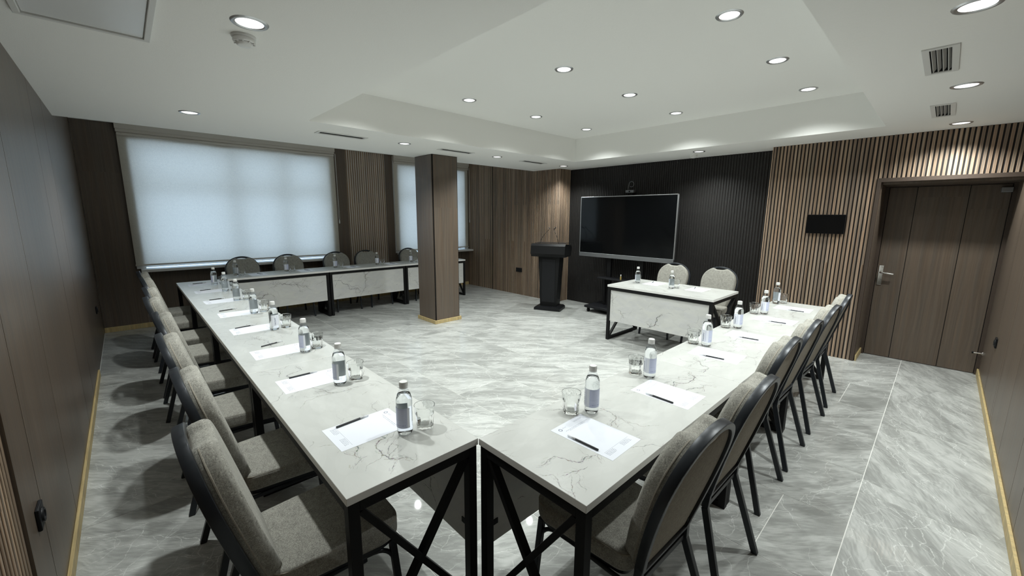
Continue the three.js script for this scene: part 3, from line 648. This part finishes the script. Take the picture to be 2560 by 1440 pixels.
// ------------------------------------------------------------------ bottles, tumblers, paper, pens
function makeBottle() {
  const o = new THREE.Group(), R = 0.033;
  const prof = [[0.012, 0.004], [0.024, 0.0012], [0.029, 0.004], [0.0325, 0.012], [R, 0.03], [R - 0.0006, 0.034], [R - 0.0006, 0.121], [R, 0.125], [R, 0.142], [0.0315, 0.156], [0.027, 0.172], [0.0205, 0.186], [0.0155, 0.194], [0.0145, 0.199]];
  mesh('bottle_body', lathe(prof, 36), M.pet, o);
  const k = 0.0012, wp = [[0.0001, 0.006], ...prof.slice(0, 10).map(([x, y]) => [x - k, y + (y < 0.02 ? k : 0)]), [0.0262, 0.1715], [0.0001, 0.1715]];
  mesh('water', lathe(wp, 36), M.water, o);
  const lab = new THREE.CylinderGeometry(R + 0.0003, R + 0.0003, 0.085, 36, 1, true, 0, Math.PI * 1.25); lab.translate(0, 0.0785, 0);
  const lm = mesh('label', lab, M.label, o);
  mesh('label_back', new THREE.CylinderGeometry(R - 0.0002, R - 0.0002, 0.085, 36, 1, true, 0, Math.PI * 1.25).translate(0, 0.0785, 0), M.labelBack, lm);
  const cap = mesh('cap', lathe([[0.0001, 0.2245], [0.0145, 0.2245], [0.0165, 0.2225], [0.0168, 0.205], [0.0172, 0.2035], [0.0172, 0.1985], [0.0148, 0.1985]], 36), M.whitePlastic, o);
  mesh('neck_ring', lathe([[0.0146, 0.1965], [0.0185, 0.197], [0.0185, 0.1985], [0.0146, 0.1985]], 30), M.pet, o);
  for (let i = 0; i < 18; i++) { const g = box(0.0163, 0.0174, 0.206, 0.221, -0.0008, 0.0008); g.rotateY(i / 18 * Math.PI * 2); (cap.userData.ribs ??= []).push(g); }
  mesh('grip', join(cap.userData.ribs), M.whitePlastic, cap); cap.userData = {};
  return o;
}
const bottle0 = makeBottle(); bottle0.userData = { base: 'water_bottle', category: 'bottle' };
function makeTumbler() {
  // faceted lower part flaring to a round rim, thick base
  const o = new THREE.Group(), n = 60, rows = [[0.030, 0.000, 0], [0.0345, 0.002, 0.3], [0.0352, 0.010, 1], [0.0372, 0.050, 1], [0.0385, 0.060, 0.6], [0.0405, 0.066, 0.1], [0.0435, 0.098, 0], [0.0430, 0.0998, 0], [0.0420, 0.0990, 0], [0.0385, 0.062, 0], [0.0345, 0.022, 0], [0.028, 0.014, 0], [0.0001, 0.0125, 0]];
  const pos = [], idx = [];
  for (const [r, y, f] of rows) for (let i = 0; i < n; i++) { const a = i / n * Math.PI * 2, seg = Math.PI * 2 / 10, b = ((a % seg) + seg) % seg - seg / 2, rr = r * (1 - f + f * Math.cos(seg / 2) / Math.cos(b) * 1.01); pos.push(rr * Math.cos(a), y, rr * Math.sin(a)); }
  for (let j = 0; j < rows.length - 1; j++) for (let i = 0; i < n; i++) { const a = j * n + i, b = j * n + (i + 1) % n, c = a + n, d = b + n; idx.push(a, c, b, b, c, d); }
  const bc = pos.length / 3; pos.push(0, 0.002, 0); for (let i = 0; i < n; i++) idx.push(bc, i, (i + 1) % n);
  const g = new THREE.BufferGeometry(); g.setAttribute('position', new THREE.Float32BufferAttribute(pos, 3)); g.setIndex(idx);
  mesh('tumbler_body', toCreasedNormals(g, 0.35), M.glass, o);
  return o;
}
const tumbler0 = makeTumbler().children[0];
const paperGeo = new THREE.BoxGeometry(0.21, 0.0006, 0.297); paperGeo.translate(0, 0.0003, 0);
const paperMats = [M.paperEdge, M.paperEdge, M.paper, M.paperEdge, M.paperEdge, M.paperEdge];
function makePen() {
  const o = new THREE.Group();
  mesh('barrel', lathe([[0.0001, -0.072], [0.0035, -0.072], [0.0042, -0.070], [0.0044, 0.035], [0.0042, 0.04]], 14).rotateX(-Math.PI / 2).translate(0, 0.0045, 0), M.pen, o);
  mesh('cap', lathe([[0.0045, 0.034], [0.0047, 0.036], [0.0045, 0.07], [0.0034, 0.073], [0.0001, 0.073]], 14).rotateX(-Math.PI / 2).translate(0, 0.0045, 0), M.penClear, o);
  mesh('tip', lathe([[0.0042, 0.0398], [0.002, 0.052], [0.0006, 0.056], [0.0001, 0.056]], 10).rotateX(-Math.PI / 2).translate(0, 0.0045, 0), M.pen, o);
  return o;
}
const pen0 = makePen(); pen0.userData = { base: 'ballpoint_pen', category: 'pen' };
const TY = 0.75, rs = rng(88);
function setting(rank, where, group, b, g, p, paperTurn, pen, bottleTurn) {
  bottle0.userData.group = `water bottles on the ${group}`;
  copyOf(bottle0, `${rank} clear water bottle with white cap ${where}`, [b[0], TY, b[1]], bottleTurn);
  const t = mesh(numbered('glass_tumbler'), tumbler0.geometry, M.glass, scene); t.position.set(g[0], TY, g[1]); t.rotation.y = rs() * 6;
  t.userData = { label: `${rank} empty faceted glass tumbler ${where}`, category: 'glass', group: `tumblers on the ${group}` };
  const s = mesh(numbered('paper_sheet'), paperGeo, paperMats, scene); s.position.set(p[0], TY, p[1]); s.rotation.y = paperTurn + (rs() - 0.5) * 0.06;
  s.userData = { label: `${rank} white letterhead sheet ${where}`, category: 'paper', group: `letterhead sheets on the ${group}` };
  pen0.userData.group = `pens on the ${group}`;
  copyOf(pen0, `${rank} dark ballpoint pen with clear cap ${where}`, [pen[0], TY + pen[3], pen[1]], pen[2]);
}
// paper texture: header at local -z; turn so that the header points away from the chair
const leftB = [[0.745, -1.418], [0.738, -2.094], [0.768, -2.762], [0.762, -3.482], [0.771, -4.203], [0.770, -4.963], [0.775, -5.660], [0.755, -6.271]];
const leftG = [[0.832, -1.408], [0.826, -2.103], [0.852, -2.800], [0.850, -3.510], [0.858, -4.240], [0.856, -4.945], [0.862, -5.650], [0.842, -6.271]];
const leftP = [[0.648, -1.562], [0.640, -2.250], [0.645, -2.895], [0.648, -3.610], [0.665, -4.285], [0.650, -5.030], [0.650, -5.770], [0.650, -6.410]];
const leftPen = [[0.622, -1.650], [0.632, -2.349], [0.650, -3.086], [0.612, -3.719], [0.620, -4.498], [0.630, -5.156], [0.630, -5.882], [0.625, -6.508]];
leftB.forEach((b, i) => {
  const onPaper = Math.abs(leftPen[i][1] - leftP[i][1]) < 0.1;
  setting(i ? `${RANK[i]}` : 'nearest', i ? 'from the near end of the left table row' : 'on the left table row', 'left table row', b, leftG[i], leftP[i], -Math.PI / 2, [...leftPen[i], -Math.PI / 2 + [0.08, 0.0, 0.3, 0.16, 0.18, 0.15, 0.25, 0.25][i], onPaper ? 0.0006 : 0.0], [2.5, 1.9, 2.2, 5.5, 1.2, 0.9, 1.0, 2.2][i]);
});
const rightB = [[1.459, -1.006], [2.032, -1.028], [2.847, -1.040], [3.518, -1.055], [4.238, -1.060], [4.857, -1.118]];
const rightG = [[1.388, -1.068], [2.030, -1.112], [2.842, -1.126], [3.470, -1.130], [4.188, -1.130], [4.940, -1.075]];
const rightP = [[1.305, -0.877], [1.910, -0.862], [2.715, -0.920], [3.330, -0.910], [4.050, -0.920], [4.700, -0.930]];
const rightPen = [[1.216, -0.872], [1.819, -0.860], [2.635, -0.920], [3.258, -0.902], [3.962, -0.894], [4.604, -0.895]];
rightB.forEach((b, i) => setting(i ? RANK[i] : 'nearest', i ? 'from the near end of the right table row' : 'on the right table row', 'right table row', b, rightG[i], rightP[i], 0.02, [...rightPen[i], 0.0 + [0.02, -0.03, 0.13, 0.12, 0.1, 0.04][i], 0.0006], [3.2, 3.3, 3.6, 3.6, 3.5, 5.4][i]));
const winX = [1.107, 1.774, 2.522, 3.263, 3.943];
winX.forEach((x, i) => setting(RANK[i], 'from the left on the window table row', 'window table row', [x, -7.0], [x + 0.072, -6.945], [x + 0.27, -6.98], Math.PI, [x + 0.30, -7.0, Math.PI + 0.3, 0.0006], [0.4, 4.2, 4.0, 4.6, 4.4][i]));
setting('left', 'on the head table', 'head table', [4.951, -2.763], [5.03, -2.805], [5.10, -2.595], Math.PI / 2, [5.16, -2.655, Math.PI / 2 + 0.3, 0.0006], 0.5);
setting('right', 'on the head table', 'head table', [4.92, -2.278], [5.005, -2.250], [5.09, -2.015], Math.PI / 2, [5.14, -2.075, Math.PI / 2 + 0.3, 0.0006], 0.3);

// ------------------------------------------------------------------ display on its trolley, camera, lectern
{
  const X = 5.9, z0 = -4.47, z1 = -2.725, zc = (z0 + z1) / 2;
  const o = thing('display_trolley', 'large black interactive screen with silver frame on a black wheeled stand', 'screen', [X, 0, zc]);
  const h = (z1 - z0) / 2, y0 = 0.945, y1 = 1.97;
  mesh('housing', rbox(0.012, 0.075, y0 + 0.01, y1 - 0.01, -h + 0.01, h - 0.01, 0.01), M.black, o);
  mesh('screen', box(-0.001, 0.012, y0 + 0.068, y1 - 0.012, -h + 0.012, h - 0.012), M.screen, o);
  const f = mesh('frame', join([rbox(-0.006, 0.03, y1 - 0.012, y1, -h, h, 0.003), rbox(-0.006, 0.03, y0, y1, -h, -h + 0.012, 0.003), rbox(-0.006, 0.03, y0, y1, h - 0.012, h, 0.003)]), M.alu, o);
  mesh('lower_bezel', rbox(-0.008, 0.04, y0, y0 + 0.068, -h, h, 0.004), M.greyMetal, o);
  for (const s of [-1, 1]) {
    mesh('column', rbox(0.08, 0.14, 0.11, 1.75, s * 0.3 - 0.04, s * 0.3 + 0.04, 0.005), M.black, o);
    mesh('strut', bar([0.08, 0.12, s * 0.36], [0.0, 0.6, s * 0.33], 0.03, 0.05), M.black, o);
    mesh('bracket', rbox(0.075, 0.10, 1.1, 1.75, s * 0.22 - 0.02, s * 0.22 + 0.02, 0.003), M.black, o);
  }
  mesh('shelf', rbox(-0.10, 0.12, 0.59, 0.612, -0.42, 0.42, 0.003), M.blackSatin, o);
  const b = mesh('base', rbox(-0.2, 0.3, 0.075, 0.115, -0.58, 0.58, 0.008), M.blackSatin, o);
  for (const sx of [-0.15, 0.25]) for (const sz of [-0.52, 0.52]) {
    mesh('caster', join([new THREE.CylinderGeometry(0.032, 0.032, 0.026, 20).rotateX(Math.PI / 2).translate(sx, 0.032, sz), box(sx - 0.02, sx + 0.02, 0.05, 0.075, sz - 0.018, sz + 0.018)]), M.black, o);
  }
  const s = thing('spray_bottle', 'tiny yellowish bottle standing on the screen stand shelf', 'bottle', [5.84, 0.612, -3.565]);
  mesh('bottle_body', lathe([[0.0001, 0], [0.012, 0], [0.013, 0.003], [0.013, 0.045], [0.006, 0.056], [0.006, 0.062]], 18), M.gold, s);
  mesh('cap', lathe([[0.008, 0.062], [0.008, 0.085], [0.006, 0.088], [0.0001, 0.088]], 18), M.whitePlastic, s);
}
{
  const o = thing('video_camera', 'small grey camera box with a looped cable above the large screen', 'camera', [6.235, 2.03, -3.70]);
  mesh('body', rbox(-0.05, 0.02, 0, 0.045, -0.075, 0.075, 0.006), M.greyMetal, o);
  mesh('lens', new THREE.CylinderGeometry(0.012, 0.012, 0.012, 20).rotateZ(Math.PI / 2).translate(-0.052, 0.022, 0), M.black, o);
  mesh('mount', rbox(-0.01, 0.03, -0.03, 0.0, -0.03, 0.03, 0.003), M.black, o);
  mesh('cable', tube([[-0.01, 0.045, -0.05], [-0.01, 0.11, -0.045], [-0.005, 0.17, -0.03], [0, 0.185, 0.01], [0, 0.15, 0.045], [0, 0.105, 0.03], [0, 0.10, -0.01], [0.01, 0.11, -0.03]], 0.004, 50, 8), M.greyMetal, o);
}
{
  // faces the room diagonally
  const turn = -1.16, o = thing('lectern', 'black lectern with tapered body and two gooseneck microphones by the slatted wall', 'lectern', [5.40, 0, -4.71], turn);
  const bs = new THREE.Shape([[-0.235, 0], [0.235, 0], [0.235, 0.035], [0.20, 0.06], [-0.20, 0.06], [-0.235, 0.035]].map(([x, y]) => new THREE.Vector2(x, y)));
  const bg = new THREE.ExtrudeGeometry(bs, { depth: 0.30, bevelEnabled: true, bevelThickness: 0.035, bevelSize: 0.004, bevelSegments: 1 }); bg.translate(0, 0.004, -0.15);
  mesh('base', smooth(bg, 0.4), M.blackSatin, o);
  const body = new THREE.Shape([[-0.14, 0.06], [0.14, 0.06], [0.19, 0.97], [-0.19, 0.97]].map(([x, y]) => new THREE.Vector2(x, y)));
  const dg = new THREE.ExtrudeGeometry(body, { depth: 0.24, bevelEnabled: true, bevelThickness: 0.006, bevelSize: 0.006, bevelSegments: 2 }); dg.translate(0, 0, -0.14);
  mesh('body', smooth(dg, 0.4), M.black, o);
  mesh('front_panel', rbox(-0.12, 0.12, 0.14, 0.9, 0.104, 0.112, 0.002), M.blackSatin, o);
  // head: box with chamfered sides, sloping top
  const hs = new THREE.Shape([[-0.19, 0.95], [0.155, 0.95], [0.20, 1.0], [0.185, 1.13], [0.14, 1.165], [-0.2, 1.165 - 0.03], [-0.25, 1.08], [-0.21, 0.98]].map(([x, y]) => new THREE.Vector2(x, y)));
  const hg = new THREE.ExtrudeGeometry(hs, { depth: 0.60, bevelEnabled: true, bevelThickness: 0.008, bevelSize: 0.006, bevelSegments: 2 });
  hg.translate(0, 0, -0.30); hg.rotateY(-Math.PI / 2);
  mesh('reading_box', smooth(hg, 0.4), M.black, o);
  mesh('reading_surface', rbox(-0.27, 0.27, 1.172, 1.178, -0.17, 0.10, 0.002), M.blackSatin, o).rotation.x = 0.0;
  for (const s of [-1, 1]) {
    const m = mesh('microphone', tube([[s * 0.17, 1.17, 0.11], [s * 0.15, 1.24, 0.10], [s * 0.10, 1.33, 0.06], [s * 0.05, 1.40, 0.0], [s * 0.04, 1.42, -0.02]], 0.0035, 30, 8), M.black, o);
    mesh('microphone_head', lathe([[0.0001, 0], [0.007, 0.002], [0.009, 0.02], [0.009, 0.05], [0.006, 0.058], [0.0001, 0.06]], 14).rotateX(-1.0).rotateY(s * -0.4).translate(s * 0.043, 1.415, -0.012), M.black, m);
    mesh('latch', rbox(0.17 - (s > 0 ? 0 : 0.035), 0.215 - (s > 0 ? 0 : 0.035), s > 0 ? 0.92 : 0.20, s > 0 ? 0.935 : 0.215, -0.03, 0.0, 0.003), M.black, o);
  }
}
// wall screen and sockets
{
  const o = thing('wall_tablet', 'black wall-mounted control screen on the brown slats beside the door', 'screen', [5.986, 1.565, -0.977]);
  mesh('case', rbox(-0.025, 0, -0.11, 0.11, -0.185, 0.185, 0.006), M.black, o);
  mesh('glass', box(-0.027, -0.0245, -0.105, 0.105, -0.18, 0.18), M.screen, o);
}
function socket(p, turn, w, label, plate) {
  const o = thing('wall_socket', label, 'socket', p, turn, 'black wall sockets');
  mesh('plate', rbox(-w / 2, w / 2, -0.043, 0.043, 0, 0.012, 0.004), plate, o);
  const n = Math.max(1, Math.round(w / 0.085));
  for (let i = 0; i < n; i++) {
    const x = (i - (n - 1) / 2) * 0.072;
    mesh('insert', lathe([[0.0001, 0.006], [0.017, 0.006], [0.0185, 0.018], [0.026, 0.018], [0.027, 0.012]], 24).rotateX(Math.PI / 2).translate(x, 0, 0), M.blackSatin, o);
  }
}
socket([XL, 0.52, -2.18], Math.PI / 2, 0.086, 'black socket on the brown wall behind the nearest chairs', M.blackSatin);
socket([XL - 0.002, 0.49, -6.87], Math.PI / 2, 0.086, 'black socket on the brown wall near the window corner', M.blackSatin);
socket([XS - 0.014, 0.525, -6.05], -Math.PI / 2, 0.17, 'black double socket on the slatted wall left of the lectern', M.blackSatin);
socket([5.40, 0.575, ZF], Math.PI, 0.086, 'black socket on the brown panel wall beside the door', M.blackSatin);
{
  const o = thing('door_stop', 'small chrome door stop on the wall beside the door', 'door stop', [6.36, 0.25, ZF]);
  mesh('plate', new THREE.CylinderGeometry(0.02, 0.02, 0.006, 20).rotateX(Math.PI / 2).translate(0, 0, -0.003), M.chrome, o);
  mesh('rod', new THREE.CylinderGeometry(0.007, 0.007, 0.06, 14).rotateX(Math.PI / 2).translate(0, 0, -0.035), M.chrome, o);
  mesh('bumper', new THREE.CylinderGeometry(0.011, 0.011, 0.014, 16).rotateX(Math.PI / 2).translate(0, 0, -0.07), M.black, o);
}
scene.traverse((o) => { if (o.isMesh) { o.castShadow = true; o.receiveShadow = true; } });
renderer.render(scene, camera);
